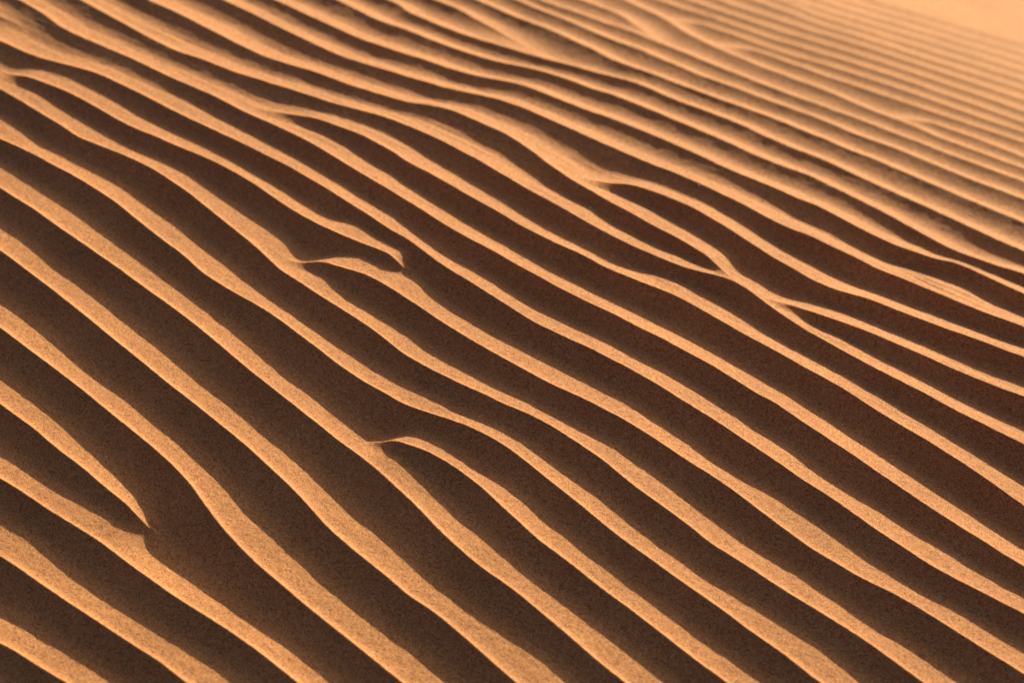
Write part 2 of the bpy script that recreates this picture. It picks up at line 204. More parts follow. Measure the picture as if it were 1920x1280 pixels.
    'R12': '-1.974,3.1703 -1.930,3.1696 -1.891,3.1769 -1.853,3.1841 -1.815,3.1913 -1.774,3.1945 -1.734,3.1977 -1.696,3.2048 -1.659,3.2118 -1.632,3.2245 -1.585,3.2384 -1.538,3.2514 -1.491,3.2635 -1.442,3.2724 -1.393,3.2812 -1.343,3.2852 -1.294,3.2915 -1.245,3.2978 -1.197,3.3040 -1.170,3.3087',
    'R13': '-2.018,3.2295 -1.971,3.2350 -1.935,3.2464 -1.898,3.2577 -1.856,3.2607 -1.817,3.2679 -1.776,3.2708 -1.738,3.2779 -1.704,3.2932 -1.673,3.2995 -1.626,3.3143 -1.578,3.3290 -1.529,3.3395 -1.480,3.3500 -1.430,3.3587 -1.378,3.3624 -1.329,3.3685 -1.279,3.3746 -1.229,3.3790 -1.200,3.3811',
    'R14': '-1.994,3.3223 -1.954,3.3261 -1.914,3.3332 -1.874,3.3403 -1.835,3.3474 -1.795,3.3544 -1.756,3.3614 -1.716,3.3783 -1.666,3.3906 -1.618,3.4055 -1.567,3.4160 -1.517,3.4264 -1.466,3.4350 -1.416,3.4427 -1.365,3.4504 -1.315,3.4571 -1.263,3.4604 -1.234,3.4649',
    'R15': '-1.969,3.4147 -1.921,3.4196 -1.881,3.4266 -1.843,3.4380 -1.803,3.4449 -1.757,3.4531 -1.707,3.4682 -1.658,3.4832 -1.606,3.4936 -1.554,3.5013 -1.503,3.5116 -1.452,3.5219 -1.402,3.5321 -1.351,3.5404 -1.300,3.5478 -1.271,3.5522',
    'R16': '-1.941,3.5206 -1.893,3.5253 -1.851,3.5321 -1.798,3.5280 -1.745,3.5386 -1.694,3.5537 -1.642,3.5641 -1.589,3.5726 -1.536,3.5819 -1.486,3.5949 -1.436,3.6078 -1.386,3.6198 -1.307,3.6387',
    'R17': '-1.919,3.6044 -1.878,3.6074 -1.837,3.5990 -1.783,3.6095 -1.730,3.6228 -1.677,3.6332 -1.624,3.6454 -1.573,3.6585 -1.520,3.6686 -1.470,3.6835 -1.419,3.6954 -1.337,3.7125',
    'R18': '-1.869,3.6576 -1.816,3.6730 -1.764,3.6883 -1.712,3.7036 -1.660,3.7188 -1.609,3.7339 -1.556,3.7470 -1.504,3.7590 -1.453,3.7739 -1.371,3.7929',
    'R20': '-1.881,3.7486 -1.827,3.7513 -1.748,3.7743 -1.669,3.7972 -1.590,3.8200 -1.512,3.8426 -1.405,3.8742',
    'R21': '-1.859,3.8308 -1.784,3.8474 -1.707,3.8758 -1.627,3.8987 -1.547,3.9214 -1.440,3.9586',
    'R22': '-1.837,3.9150 -1.741,3.9461 -1.662,3.9747 -1.581,3.9975 -1.471,4.0352',
}
SHADE_EDGES = {
    'a': '-1.549,0.9457 -1.521,0.9492 -1.490,0.9495 -1.462,0.9522 -1.432,0.9531 -1.398,0.9552 -1.365,0.9559',
    'b': '-1.672,1.0567 -1.632,1.0584 -1.605,1.0559 -1.580,1.0531 -1.532,1.0484 -1.489,1.0471 -1.448,1.0471 -1.407,1.0479 -1.367,1.0480 -1.328,1.0487 -1.299,1.0491 -1.285,1.0493 -1.265,1.0487 -1.244,1.0468',
    'c': '-1.772,1.1477 -1.738,1.1476 -1.703,1.1467 -1.657,1.1461 -1.614,1.1469 -1.573,1.1492 -1.540,1.1483 -1.515,1.1465 -1.482,1.1434 -1.438,1.1406 -1.396,1.1393 -1.370,1.1382 -1.328,1.1369 -1.287,1.1343 -1.247,1.1331 -1.217,1.1324 -1.185,1.1289 -1.142,1.1239',
    'm': '-1.893,1.2569 -1.851,1.2520 -1.834,1.2505 -1.800,1.2475 -1.758,1.2412 -1.716,1.2335 -1.676,1.2274 -1.634,1.2199 -1.592,1.2109 -1.548,1.1992 -1.530,1.1959',
    'd': '-2.022,1.3741 -1.965,1.3671 -1.907,1.3593 -1.850,1.3500 -1.795,1.3426 -1.743,1.3370 -1.722,1.3350 -1.675,1.3267 -1.637,1.3214 -1.598,1.3163 -1.558,1.3080 -1.526,1.3019 -1.483,1.2907 -1.438,1.2766 -1.397,1.2659 -1.364,1.2603 -1.336,1.2537 -1.300,1.2478 -1.264,1.2405 -1.231,1.2363 -1.199,1.2321 -1.156,1.2266 -1.116,1.2226 -1.091,1.2204 -1.065,1.2153 -1.028,1.2097',
    'e': '-2.162,1.5012 -2.103,1.4945 -2.057,1.4874 -2.032,1.4827 -1.985,1.4788 -1.927,1.4707 -1.871,1.4626 -1.813,1.4530 -1.758,1.4444 -1.702,1.4342 -1.642,1.4238 -1.610,1.4199 -1.565,1.4129 -1.513,1.4034 -1.463,1.3958 -1.412,1.3850 -1.358,1.3713 -1.308,1.3594 -1.273,1.3542 -1.246,1.3493 -1.213,1.3409 -1.185,1.3349 -1.152,1.3293 -1.120,1.3252 -1.089,1.3219 -1.059,1.3187 -1.029,1.3155 -1.000,1.3123 -0.971,1.3106 -0.942,1.3075 -0.907,1.3004',
    'f': '-2.288,1.6144 -2.230,1.6104 -2.171,1.6055 -2.114,1.6006 -2.053,1.5917 -1.994,1.5830 -1.915,1.5729 -1.865,1.5649 -1.810,1.5577 -1.763,1.5516 -1.709,1.5428 -1.652,1.5314 -1.596,1.5193 -1.545,1.5111 -1.498,1.5054 -1.458,1.4975 -1.422,1.4928 -1.397,1.4885 -1.361,1.4821 -1.326,1.4767 -1.296,1.4704 -1.258,1.4609 -1.219,1.4500 -1.183,1.4408 -1.137,1.4314 -1.103,1.4242 -1.070,1.4179 -1.039,1.4132 -1.008,1.4093 -0.977,1.4040 -0.937,1.3978 -0.894,1.3920 -0.863,1.3854 -0.835,1.3819 -0.807,1.3761',
    'g': '-1.404,1.5064 -1.380,1.5097 -1.369,1.5171 -1.356,1.5259 -1.344,1.5297 -1.320,1.5377 -1.290,1.5389 -1.259,1.5375 -1.227,1.5343 -1.195,1.5321 -1.164,1.5289 -1.129,1.5216 -1.093,1.5118 -1.043,1.5027 -1.006,1.4951 -0.975,1.4899 -0.962,1.4891 -0.931,1.4832 -0.901,1.4789 -0.872,1.4747 -0.843,1.4705 -0.814,1.4656 -0.785,1.4616 -0.749,1.4580 -0.707,1.4518',
    'h': '-2.395,1.7104 -2.348,1.7063 -2.299,1.6992 -2.246,1.7000 -2.194,1.7020 -2.142,1.7028 -2.103,1.7022 -2.056,1.6940 -2.010,1.6870 -1.966,1.6801 -1.868,1.6606 -1.816,1.6514 -1.766,1.6411 -1.712,1.6341 -1.662,1.6293 -1.611,1.6225 -1.560,1.6159 -1.511,1.6095 -1.464,1.6050 -1.406,1.6051 -1.364,1.6090 -1.335,1.6084 -1.307,1.6112 -1.270,1.6162 -1.241,1.6180 -1.210,1.6170 -1.166,1.6099 -1.122,1.6030 -1.078,1.5962 -1.030,1.5863 -0.997,1.5794 -0.954,1.5711 -0.924,1.5662 -0.894,1.5621 -0.865,1.5573 -0.828,1.5545 -0.792,1.5526 -0.755,1.5491 -0.720,1.5457 -0.682,1.5442 -0.654,1.5389 -0.626,1.5336 -0.607,1.5281',
    'i': '-2.513,1.8216 -2.496,1.8165 -2.460,1.8076 -2.411,1.8015 -2.362,1.7954 -2.317,1.7918 -2.259,1.7896 -2.240,1.7888 -2.190,1.7878 -2.141,1.7916 -2.092,1.7954 -2.041,1.7955 -1.990,1.7877 -1.932,1.7799 -1.874,1.7710 -1.820,1.7646 -1.776,1.7537 -1.748,1.7385 -1.719,1.7293 -1.677,1.7233 -1.620,1.7113 -1.572,1.7078 -1.523,1.7023 -1.481,1.6971 -1.444,1.6906 -1.410,1.6892 -1.367,1.6880 -1.326,1.6887 -1.285,1.6895 -1.259,1.6923 -1.226,1.6919 -1.187,1.6927 -1.146,1.6905 -1.102,1.6906 -1.058,1.6828 -1.016,1.6761 -0.973,1.6677 -0.931,1.6594 -0.859,1.6456 -0.830,1.6419 -0.792,1.6376 -0.757,1.6368 -0.734,1.6333 -0.698,1.6300 -0.662,1.6242 -0.626,1.6202 -0.593,1.6187 -0.558,1.6140 -0.523,1.6085 -0.505,1.6066',
    'j': '-1.791,1.7570 -1.780,1.7582 -1.748,1.7640 -1.720,1.7732 -1.687,1.7891 -1.653,1.8027 -1.624,1.8096 -1.595,1.8153 -1.578,1.8147 -1.561,1.8113 -1.521,1.8003 -1.470,1.7916 -1.424,1.7875 -1.378,1.7834 -1.335,1.7837 -1.294,1.7839 -1.253,1.7841 -1.212,1.7843 -1.167,1.7838 -1.146,1.7842 -1.105,1.7792 -1.062,1.7734 -1.020,1.7677 -0.987,1.7610 -0.956,1.7563 -0.916,1.7518 -0.878,1.7493 -0.839,1.7440 -0.795,1.7371 -0.752,1.7300 -0.717,1.7230 -0.680,1.7181 -0.645,1.7150 -0.610,1.7120 -0.578,1.7126 -0.544,1.7114 -0.510,1.7076 -0.477,1.7047 -0.458,1.7040',
    'J': '-2.547,1.8463 -2.512,1.8540 -2.475,1.8603 -2.436,1.8641 -2.398,1.8677 -2.341,1.8674 -2.288,1.8697 -2.231,1.8667 -2.179,1.8690 -2.146,1.8703 -2.103,1.8726 -2.072,1.8739 -2.020,1.8735 -1.966,1.8694 -1.913,1.8666 -1.859,1.8614 -1.818,1.8564 -1.779,1.8539 -1.740,1.8632 -1.707,1.8665 -1.681,1.8770 -1.645,1.8768 -1.630,1.8781 -1.602,1.8696',
    'k': '-2.647,1.9350 -2.583,1.9313 -2.523,1.9305 -2.476,1.9408 -2.429,1.9511 -2.377,1.9557 -2.323,1.9575 -2.272,1.9620 -2.214,1.9582 -2.171,1.9561 -2.148,1.9520 -2.097,1.9537 -2.054,1.9533 -2.004,1.9524 -1.953,1.9515 -1.898,1.9466 -1.845,1.9431 -1.791,1.9372 -1.738,1.9313 -1.698,1.9257 -1.659,1.9132 -1.615,1.9018 -1.577,1.8978 -1.541,1.8950 -1.522,1.8963 -1.484,1.8935 -1.435,1.8872 -1.389,1.8833 -1.345,1.8817 -1.303,1.8825 -1.262,1.8832 -1.236,1.8832 -1.194,1.8817 -1.154,1.8813 -1.112,1.8788 -1.069,1.8740 -1.043,1.8697 -1.006,1.8652 -0.963,1.8574 -0.922,1.8520 -0.880,1.8434 -0.853,1.8364 -0.813,1.8292 -0.774,1.8231 -0.736,1.8191 -0.697,1.8112 -0.658,1.8062 -0.625,1.8034 -0.588,1.7977 -0.554,1.7950 -0.520,1.7923 -0.501,1.7932',
    'K': '-2.691,1.9742 -2.655,1.9821 -2.612,1.9841 -2.569,1.9775',
    'l': '-2.659,2.0549 -2.600,2.0562 -2.535,2.0512 -2.472,2.0463 -2.406,2.0385 -2.344,2.0339 -2.287,2.0323 -2.239,2.0455 -2.180,2.0409 -2.137,2.0382 -2.097,2.0384 -2.055,2.0358 -2.016,2.0360 -1.980,2.0391 -1.963,2.0403 -1.929,2.0393 -1.902,2.0371 -1.859,2.0303 -1.805,2.0246 -1.743,2.0152 -1.687,2.0058 -1.635,1.9992 -1.583,1.9927 -1.534,1.9877 -1.486,1.9840 -1.430,1.9780 -1.393,1.9784 -1.349,1.9774 -1.302,1.9777 -1.260,1.9779 -1.218,1.9769 -1.174,1.9735 -1.133,1.9725 -1.090,1.9692 -1.049,1.9659 -1.008,1.9626 -0.945,1.9547 -0.919,1.9499 -0.877,1.9423 -0.835,1.9338 -0.796,1.9276 -0.756,1.9205 -0.716,1.9124 -0.678,1.9065 -0.640,1.9008 -0.602,1.8931 -0.563,1.8853 -0.544,1.8828',
    'o': '-2.162,2.0589 -2.146,2.0628 -2.102,2.0728 -2.064,2.0888 -2.021,2.0988 -1.977,2.1088 -1.932,2.1157 -1.887,2.1171 -1.843,2.1152 -1.822,2.1117 -1.766,2.1037 -1.712,2.0958 -1.661,2.0924 -1.608,2.0848 -1.557,2.0787 -1.506,2.0714 -1.458,2.0683 -1.412,2.0665 -1.360,2.0613 -1.333,2.0694 -1.307,2.0789 -1.279,2.0857 -1.251,2.0911 -1.221,2.0937 -1.186,2.0883 -1.152,2.0830 -1.116,2.0751 -1.071,2.0682 -1.027,2.0615 -0.983,2.0600 -0.942,2.0560 -0.901,2.0520 -0.843,2.0465 -0.800,2.0390 -0.760,2.0328 -0.721,2.0268 -0.682,2.0208 -0.644,2.0150 -0.603,2.0078',
    'p': '-2.329,2.1387 -2.251,2.1446 -2.174,2.1504 -2.101,2.1593 -2.035,2.1746 -1.972,2.1932 -1.911,2.2117 -1.882,2.2309 -1.853,2.2260 -1.807,2.2154 -1.777,2.2094 -1.737,2.2056 -1.695,2.1986 -1.651,2.1886 -1.609,2.1803 -1.574,2.1798 -1.534,2.1733 -1.490,2.1768 -1.427,2.1578 -1.392,2.1560 -1.357,2.1528 -1.324,2.1525 -1.295,2.1579 -1.267,2.1663 -1.241,2.1746 -1.221,2.1848 -1.160,2.1816 -1.126,2.1768 -1.094,2.1750 -1.068,2.1652 -1.039,2.1585 -1.001,2.1443 -0.968,2.1386 -0.937,2.1343 -0.905,2.1301 -0.867,2.1307 -0.828,2.1287 -0.760,2.1242 -0.724,2.1249 -0.688,2.1255 -0.658,2.1262',
    'W': '-1.964,2.2837 -1.902,2.3029 -1.862,2.3170 -1.828,2.3384 -1.791,2.3407 -1.747,2.3321 -1.709,2.3307 -1.699,2.3304 -1.666,2.3227 -1.633,2.3101 -1.600,2.2978 -1.563,2.2789 -1.515,2.2613 -1.492,2.2523 -1.457,2.2514 -1.424,2.2538 -1.386,2.2466 -1.350,2.2426 -1.314,2.2387 -1.276,2.2302 -1.248,2.2211 -1.218,2.2075 -1.185,2.1884',
    'r': '-1.167,2.1933 -1.134,2.1899 -1.106,2.1952 -1.079,2.2020 -1.064,2.2014 -1.027,2.2074 -0.990,2.2135 -0.950,2.2137 -0.911,2.2153 -0.874,2.2184 -0.835,2.2186 -0.797,2.2187 -0.761,2.2217 -0.726,2.2276 -0.705,2.2299',
    's': '-1.633,2.3101 -1.592,2.3038 -1.557,2.3043 -1.536,2.3162 -1.494,2.3227 -1.452,2.3292 -1.409,2.3339 -1.364,2.3351 -1.317,2.3311 -1.265,2.3187 -1.217,2.3116 -1.171,2.3063 -1.108,2.3020 -1.078,2.2995 -1.037,2.3008 -0.998,2.3053 -0.959,2.3081 -0.922,2.3142 -0.884,2.3170 -0.847,2.3229 -0.810,2.3257 -0.775,2.3332 -0.754,2.3387',
    't': '-1.615,2.4311 -1.577,2.4456 -1.553,2.4469 -1.514,2.4410 -1.479,2.4430 -1.434,2.4456 -1.389,2.4482 -1.340,2.4430 -1.289,2.4341 -1.242,2.4291 -1.188,2.4204 -1.139,2.4102 -1.095,2.4074 -1.054,2.4100 -1.004,2.4240 -0.969,2.4269 -0.937,2.4252 -0.897,2.4277 -0.857,2.4266 -0.820,2.4326 -0.796,2.4330',
    'u': '-1.538,2.5500 -1.502,2.5536 -1.455,2.5558 -1.404,2.5493 -1.353,2.5429 -1.306,2.5409 -1.252,2.5345 -1.221,2.5403 -1.182,2.5295 -1.143,2.5189 -1.108,2.5145 -1.077,2.5162 -1.048,2.5239 -1.022,2.5357 -0.988,2.5313 -0.959,2.5238 -0.935,2.5300 -0.905,2.5316 -0.883,2.5292 -0.837,2.5245',
    'v': '-1.447,2.6216 -1.372,2.6152 -1.311,2.6412 -1.263,2.6383 -1.219,2.6402 -1.194,2.6365 -1.162,2.6191 -1.130,2.6206 -1.091,2.6086 -1.054,2.6012 -1.016,2.5897 -0.979,2.5783 -0.945,2.5735 -0.907,2.5819 -0.868,2.5955',
}
# ends where a crest dies out or runs into its neighbour: (which end, length of the taper)
TAPERS = {'m': [('R', .09)], 'g': [('L', .06)], 'j': [('L', .09)], 'J': [('L', .07), ('R', .055)], 'K': [('R', .22)],
          'o': [('L', .16)], 'W': [('R', .07)], 'r': [('L', .12)], 's': [('L', .12)], 'R5': [('R', .3)],
          'R9': [('R', .14)], 'AG': [('L', .12)], 'AH': [('L', .12)], 'R12': [('L', .10)]}

def parse(s):
    a = np.array([[float(q) for q in p.split(',')] for p in s.split()])
    return a[:, 0], a[:, 1]

def pchip(x, y, q):
    h = np.diff(x); d = np.diff(y) / h
    m = np.zeros_like(y)
    m[0], m[-1] = d[0], d[-1]
    w1 = 2 * h[1:] + h[:-1]; w2 = h[1:] + 2 * h[:-1]
    m[1:-1] = (w1 * d[:-1] + w2 * d[1:]) / (w1 + w2)
    i = np.clip(np.searchsorted(x, q) - 1, 0, len(h) - 1)
    t = (q - x[i]) / h[i]
    return ((2*t**3 - 3*t**2 + 1) * y[i] + (t**3 - 2*t**2 + t) * h[i] * m[i]
            + (-2*t**3 + 3*t**2) * y[i+1] + (t**3 - t**2) * h[i] * m[i+1])

def blur1(y, n):
    k = np.hanning(2 * n + 3)[1:-1]; k /= k.sum()
    return np.convolve(np.pad(y, n, mode='edge'), k, mode='valid')

U0, U1, V0, V1 = -4.05, 1.05, 0.0, 5.16
DU = 0.003
us = np.arange(U0, U1 + 1e-6, DU)
us = us[: (len(us) - 1) // 4 * 4 + 1]
vlist = [V0]
while vlist[-1] < V1:
    v = vlist[-1]
    vlist.append(v + 0.00145 + 0.0022 * float(smooth(np.array((v - 2.2) / 1.6))))
vs = np.array(vlist)
vs = vs[: (len(vs) - 1) // 4 * 4 + 1]
NU, NV = len(us), len(vs)

order = list(CREST_LINES.keys())
CV, CW, CE, EXT = {}, {}, {}, {}
for k in order:
    x, y = parse(CREST_LINES[k])
    y = y.copy()
    q = np.clip(us, x[0], x[-1])
    v = pchip(x, y, q)
    def end_slope(xx, yy):
        s = (yy[-1] - yy[0]) / (xx[-1] - xx[0])
        return float(np.clip(s, -0.22, 0.22))
    n = max(2, int(np.searchsorted(x, x[0] + 0.2)))
    sL = end_slope(x[:n + 1], y[:n + 1])
    n = max(2, len(x) - int(np.searchsorted(x, x[-1] - 0.2)))
    sR = end_slope(x[-n - 1:], y[-n - 1:])
    lam = 0.25
    dl = np.maximum(0, x[0] - us); dr = np.maximum(0, us - x[-1])
    v = v - sL * lam * (1 - np.exp(-dl / lam)) + sR * lam * (1 - np.exp(-dr / lam))
    ph = rng.uniform(0, 6.28, 4)
    wob = 0.012 * (np.sin(us * 4.3 + ph[0]) + 0.6 * np.sin(us * 8.1 + ph[1]))
    v = v + wob * (smooth(dl / 0.3) + smooth(dr / 0.3))
    v = blur1(v, 9)
    w = np.ones(NU)
    for side, ln in TAPERS.get(k, []):
        if side == 'L':
            w = np.minimum(w, smooth((us - x[0]) / ln))
        else:
            w = np.minimum(w, smooth((x[-1] - us) / ln))
    CV[k], CW[k], EXT[k] = v, w, (dl > 0) | (dr > 0)
    if k in SHADE_EDGES:
        ex, ey = parse(SHADE_EDGES[k])
        qq = np.clip(us, ex[0], ex[-1])
        edge = blur1(pchip(ex, ey, qq), 9)
        gap = edge - v
        i0, i1 = np.searchsorted(us, ex[0]), min(NU - 1, np.searchsorted(us, ex[-1]))
        gap[:i0] = gap[i0]
        gap[i1:] = gap[max(i1 - 1, 0)]
        CE[k] = gap
    else:
        CE[k] = np.full(NU, np.nan)
# more ripples on the near side, out of the picture
base = CV['a'].copy()
extra = []
for n in range(1, 10):
    k = 'near%d' % n
    ph = rng.uniform(0, 6.28, 3)
    CV[k] = base - 0.097 * n + 0.010 * np.sin(us * 3.7 + ph[0]) + 0.006 * np.sin(us * 9 + ph[1])
    CW[k] = np.ones(NU); CE[k] = np.full(NU, np.nan); EXT[k] = np.ones(NU, bool)
    extra.insert(0, k)
order = extra + order
# keep the lines apart where they run on outside the picture
for i in range(NU):
    last = -9
    for k in order:
        if CW[k][i] <= 0:
            continue
        if EXT[k][i] and CV[k][i] < last + 0.045:
            CV[k][i] = last + 0.045
        last = max(last, CV[k][i])
for k in order:
    e = EXT[k].astype(float)
    f = blur1(e, 12)
    CV[k] = CV[k] * (1 - f) + blur1(CV[k], 14) * f

SLUMPS = [(-0.925, 2.445, 0.085, 0.030, 0.0058), (-0.945, 2.535, 0.03, 0.018, 0.003)]
WRINKLES = [(-0.92, 2.425, 0.11, 0.035, 0.0013), (-1.74, 2.40, 0.14, 0.03, 0.0004), (-1.55, 2.14, 0.10, 0.03, 0.0006)]

# ------------------------------------------------------------------ the ripple relief
SUN_TAN = math.tan(SUN_ELEV) / math.cos(A - SUN_AZ)
def herm(t, p0, m0, p1, m1):
    return ((2*t**3 - 3*t**2 + 1) * p0 + (t**3 - 2*t**2 + t) * m0
            + (-2*t**3 + 3*t**2) * p1 + (t**3 - t**2) * m1)

def roundness(u, v):
    # 0 on the near slope, 1 where the dune turns over towards the sun and the ripples grow rounder
    return smooth((v - 2.65 - 0.5 * (u + 0.8) + 0.20) / 0.32)

def column(i, names):
    """height below crest level along column i, with the given crests present"""
    cv = np.array([CV[k][i] for k in names])
    o = np.argsort(cv)
    cv = cv[o]; nm = [names[j] for j in o]
    # crest below (index j) and crest above (j+1) of every grid row
    j = np.searchsorted(cv, vs) - 1
    h = np.zeros(NV)
    ok = (j >= 0) & (j < len(cv) - 1)
    jj = j[ok]
    lo, hi = cv[jj], cv[jj + 1]
    L = np.maximum(hi - lo, 1e-4)
    t = (hi - vs[ok]) / L
    Lc = np.minimum(L, 0.092 * (np.maximum(L, 1e-4) / 0.092) ** 0.9)
    Ls = (cv[1:] - cv[:-1])
    mids = (cv[1:] + cv[:-1]) / 2
    tau = np.tan(np.arctan(SUN_TAN) + np.arctan(-dune_slope(mids)))
    gap = np.array([CE[k][i] for k in nm[:-1]])
    e = 1 - gap / np.maximum(Ls, 1e-4)
    e = np.where(np.isnan(e), 0.60, e)
    e = np.clip(e - 0.05, 0.58 - 0.18 * smooth((Ls - 0.05) / 0.035), 0.82)
    e, tau = e[jj], tau[jj]
    mid = (lo + hi) / 2
    sm_ = roundness(us[i], mid)
    kf = 0.75 - 0.09 * smooth((mid - 2.2) / 0.3) - 0.10 * smooth((mid - 2.5) / 0.5)
    dE = (1 - sm_) * np.minimum(tau * e * L, 0.210 * Lc) + sm_ * np.minimum(kf * tau * 0.48 / 1.14 * L, 0.19 * Lc)
    sz = roundness(us[i], vs[ok])
    D = (1.20 - 0.06 * sm_) * dE
    lin = 0.52 - 0.04 * sz
    pw = 8.5 - 4.5 * sz
    tt = np.clip(0.62 * e, 0.24, 0.46) * (1 - sm_) + 0.48 * sm_
    e = np.maximum(e, tt + 0.12)
    avg = dE / (1 - e)
    r = np.empty_like(t)
    a = t < tt
    b = (t >= tt) & (t < e)
    c = t >= e
    r[a] = herm(t[a] / tt[a], 0.0, -(1.75 - 0.15 * sm_[a]) * D[a], -D[a], 0.0)
    wb = (e - tt)
    r[b] = herm((t[b] - tt[b]) / wb[b], -D[b], 0.0, -dE[b], lin[b] * avg[b] * wb[b])
    wc = (1 - e)
    x = (t[c] - e[c]) / wc[c]
    r[c] = -dE[c] * (1 - lin[c] * x - (1 - lin[c]) * x ** pw[c])
    h[ok] = r
    return h, cv, nm

Z = np.zeros((NU, NV), np.float32)
RID = np.full((NU, NV), -1, np.int16)
oid = {k: n for n, k in enumerate(order)}
for i in range(NU):
    perm = [k for k in order if CW[k][i] >= 0.999]
    soft = [k for k in order if 0.0 < CW[k][i] < 0.999]
    h, cv, nm = column(i, perm)
    h0 = h
    h = h.copy()
    for s in soft:
        d = np.exp(-((vs - CV[s][i]) / 0.022) ** 2)
        h += CW[s][i] ** (1 + (0.3 if s == 'J' else -0.12 if s == 'm' else 0.0) * (1 - d)) * (column(i, perm + [s])[0] - h0)
    Z[i] = h
    act = perm + [s for s in soft if CW[s][i] > 0.12]
    cv = np.array([CV[k][i] for k in act]); o = np.argsort(cv); cv = cv[o]
    ids = np.array([oid[act[q]] for q in o])
    j = np.searchsorted(cv, vs) - 1
    jl = np.clip(j, 0, len(cv) - 1); jh = np.clip(j + 1, 0, len(cv) - 1)
    L = np.maximum(cv[jh] - cv[jl], 1e-4)
    t = (cv[jh] - vs) / L
    rid = np.where(t > 0.40, ids[jl], ids[jh])
    rid = np.where(j < 0, np.where(vs > cv[0] - 0.045, ids[0], -1), rid)
    rid = np.where(j >= len(cv) - 1, np.where(vs < cv[-1] + 0.06, ids[-1], -1), rid)
    RID[i] = rid

# crests are worn a little round; the relief dies out on the far sunny side and at the edge of the patch
for _ in range(1):
    Z[:, 1:-1] = 0.25 * Z[:, :-2] + 0.5 * Z[:, 1:-1] + 0.25 * Z[:, 2:]
    Z[1:-1] = 0.25 * Z[:-2] + 0.5 * Z[1:-1] + 0.25 * Z[2:]
amp = 1.0 - 0.18 * smooth((vs - 2.6) / 0.7) - 0.52 * smooth((vs - 3.2) / 0.9) - 0.30 * smooth((vs - 3.9) / 0.5)
edge_v = smooth((vs - V0 - 0.02) / 0.15)
edge_u = smooth((us - U0 - 0.02) / 0.25) * smooth((U1 - 0.02 - us) / 0.25)
Z *= (amp * edge_v)[None, :] * edge_u[:, None]

def noise2(su, sv):
    """smooth random field, features of su x sv grid steps, unit variance"""
    f = np.fft.rfft2(rng.standard_normal((NU, NV)).astype(np.float32))
    ku = np.fft.fftfreq(NU)[:, None]; kv = np.fft.rfftfreq(NV)[None, :]
    f *= np.exp(-2 * (np.pi ** 2) * ((ku * su) ** 2 + (kv * sv) ** 2))
    g = np.fft.irfft2(f, s=(NU, NV))
    return (g / g.std()).astype(np.float32)

softzone = smooth((vs - 1.7) / 0.5) * (1 - 0.75 * smooth((vs - 2.2) / 0.4))
edge_all = edge_v[None, :] * edge_u[:, None]
Z += edge_all * (0.00010 * noise2(1.0, 1.3) + 0.00010 * noise2(2.5, 4.0) + 0.00014 * noise2(14, 18)
                 + (0.00004 + 0.00017 * softzone[None, :]) * noise2(12, 2.2))
# patches of small secondary wrinkles lying along the slopes
wr = noise2(16, 2.6)
for pu, pv, ru, rv, a_ in WRINKLES:
    gu = np.exp(-((us - pu) / ru) ** 2); gv = np.exp(-((vs - pv) / rv) ** 2)
    Z += a_ * gu[:, None] * gv[None, :] * wr
# sand slumped into the hollow where two crests meet
for pu, pv, ru, rv, a_ in SLUMPS:
    gu = np.exp(-((us - pu) / ru) ** 2); gv = np.exp(-((vs - pv) / rv) ** 2)
    Z += a_ * gu[:, None] * gv[None, :]
# wandering of the dune surface on the hand scale
Z += edge_all * 0.0005 * noise2(60, 90)

UU, VV = np.meshgrid(us, vs, indexing='ij')
XX, YY = to_xy(UU, VV)
ZZ = Z + dune_z(vs)[None, :]

# smooth normals of the whole sheet, so that neighbouring ripples join without a seam
zu = np.gradient(ZZ, us, axis=0); zv = np.gradient(ZZ, vs, axis=1)
nx = -(zu * CA + zv * SA); ny = -(-zu * SA + zv * CA); nz = np.ones_like(zu)
ln = np.sqrt(nx * nx + ny * ny + 1)
NRM = np.stack([nx / ln, ny / ln, nz / ln], -1).astype(np.float32)
CO = np.stack([XX, YY, ZZ], -1).astype(np.float32)
del zu, zv, nx, ny, nz, ln

# ------------------------------------------------------------------ build the meshes
# full detail where the camera looks closely, a quarter of it round about
cp, sp = math.cos(PITCH), math.sin(PITCH)
dep = YY * cp - (ZZ - 2.0) * sp
px = XX / dep * 70.0 / 36.0
py = (YY * sp + (ZZ - 2.0) * cp) / dep * 70.0 / 36.0
near = (np.abs(px) < 0.53) & (np.abs(py) < 0.365)
blk = near[:-1, :-1].reshape((NU - 1) // 4, 4, (NV - 1) // 4, 4).any(axis=(1, 3))
fine = np.repeat(np.repeat(blk, 4, 0), 4, 1)
del dep, px, py
fi, fj = np.nonzero(fine)
ci, cj = np.nonzero(~blk)
ci, cj = ci * 4, cj * 4
def vid(i, j):
    return i * NV + j
quads = np.concatenate([
    np.stack([vid(fi, fj), vid(fi, fj + 1), vid(fi + 1, fj + 1), vid(fi + 1, fj)], -1),
    np.stack([vid(ci, cj), vid(ci, cj + 4), vid(ci + 4, cj + 4), vid(ci + 4, cj)], -1)])
qid = np.concatenate([RID[fi, fj], RID[ci + 2, cj + 2]])
quads = quads[:, ::-1]
COf, NRf = CO.reshape(-1, 3), NRM.reshape(-1, 3)

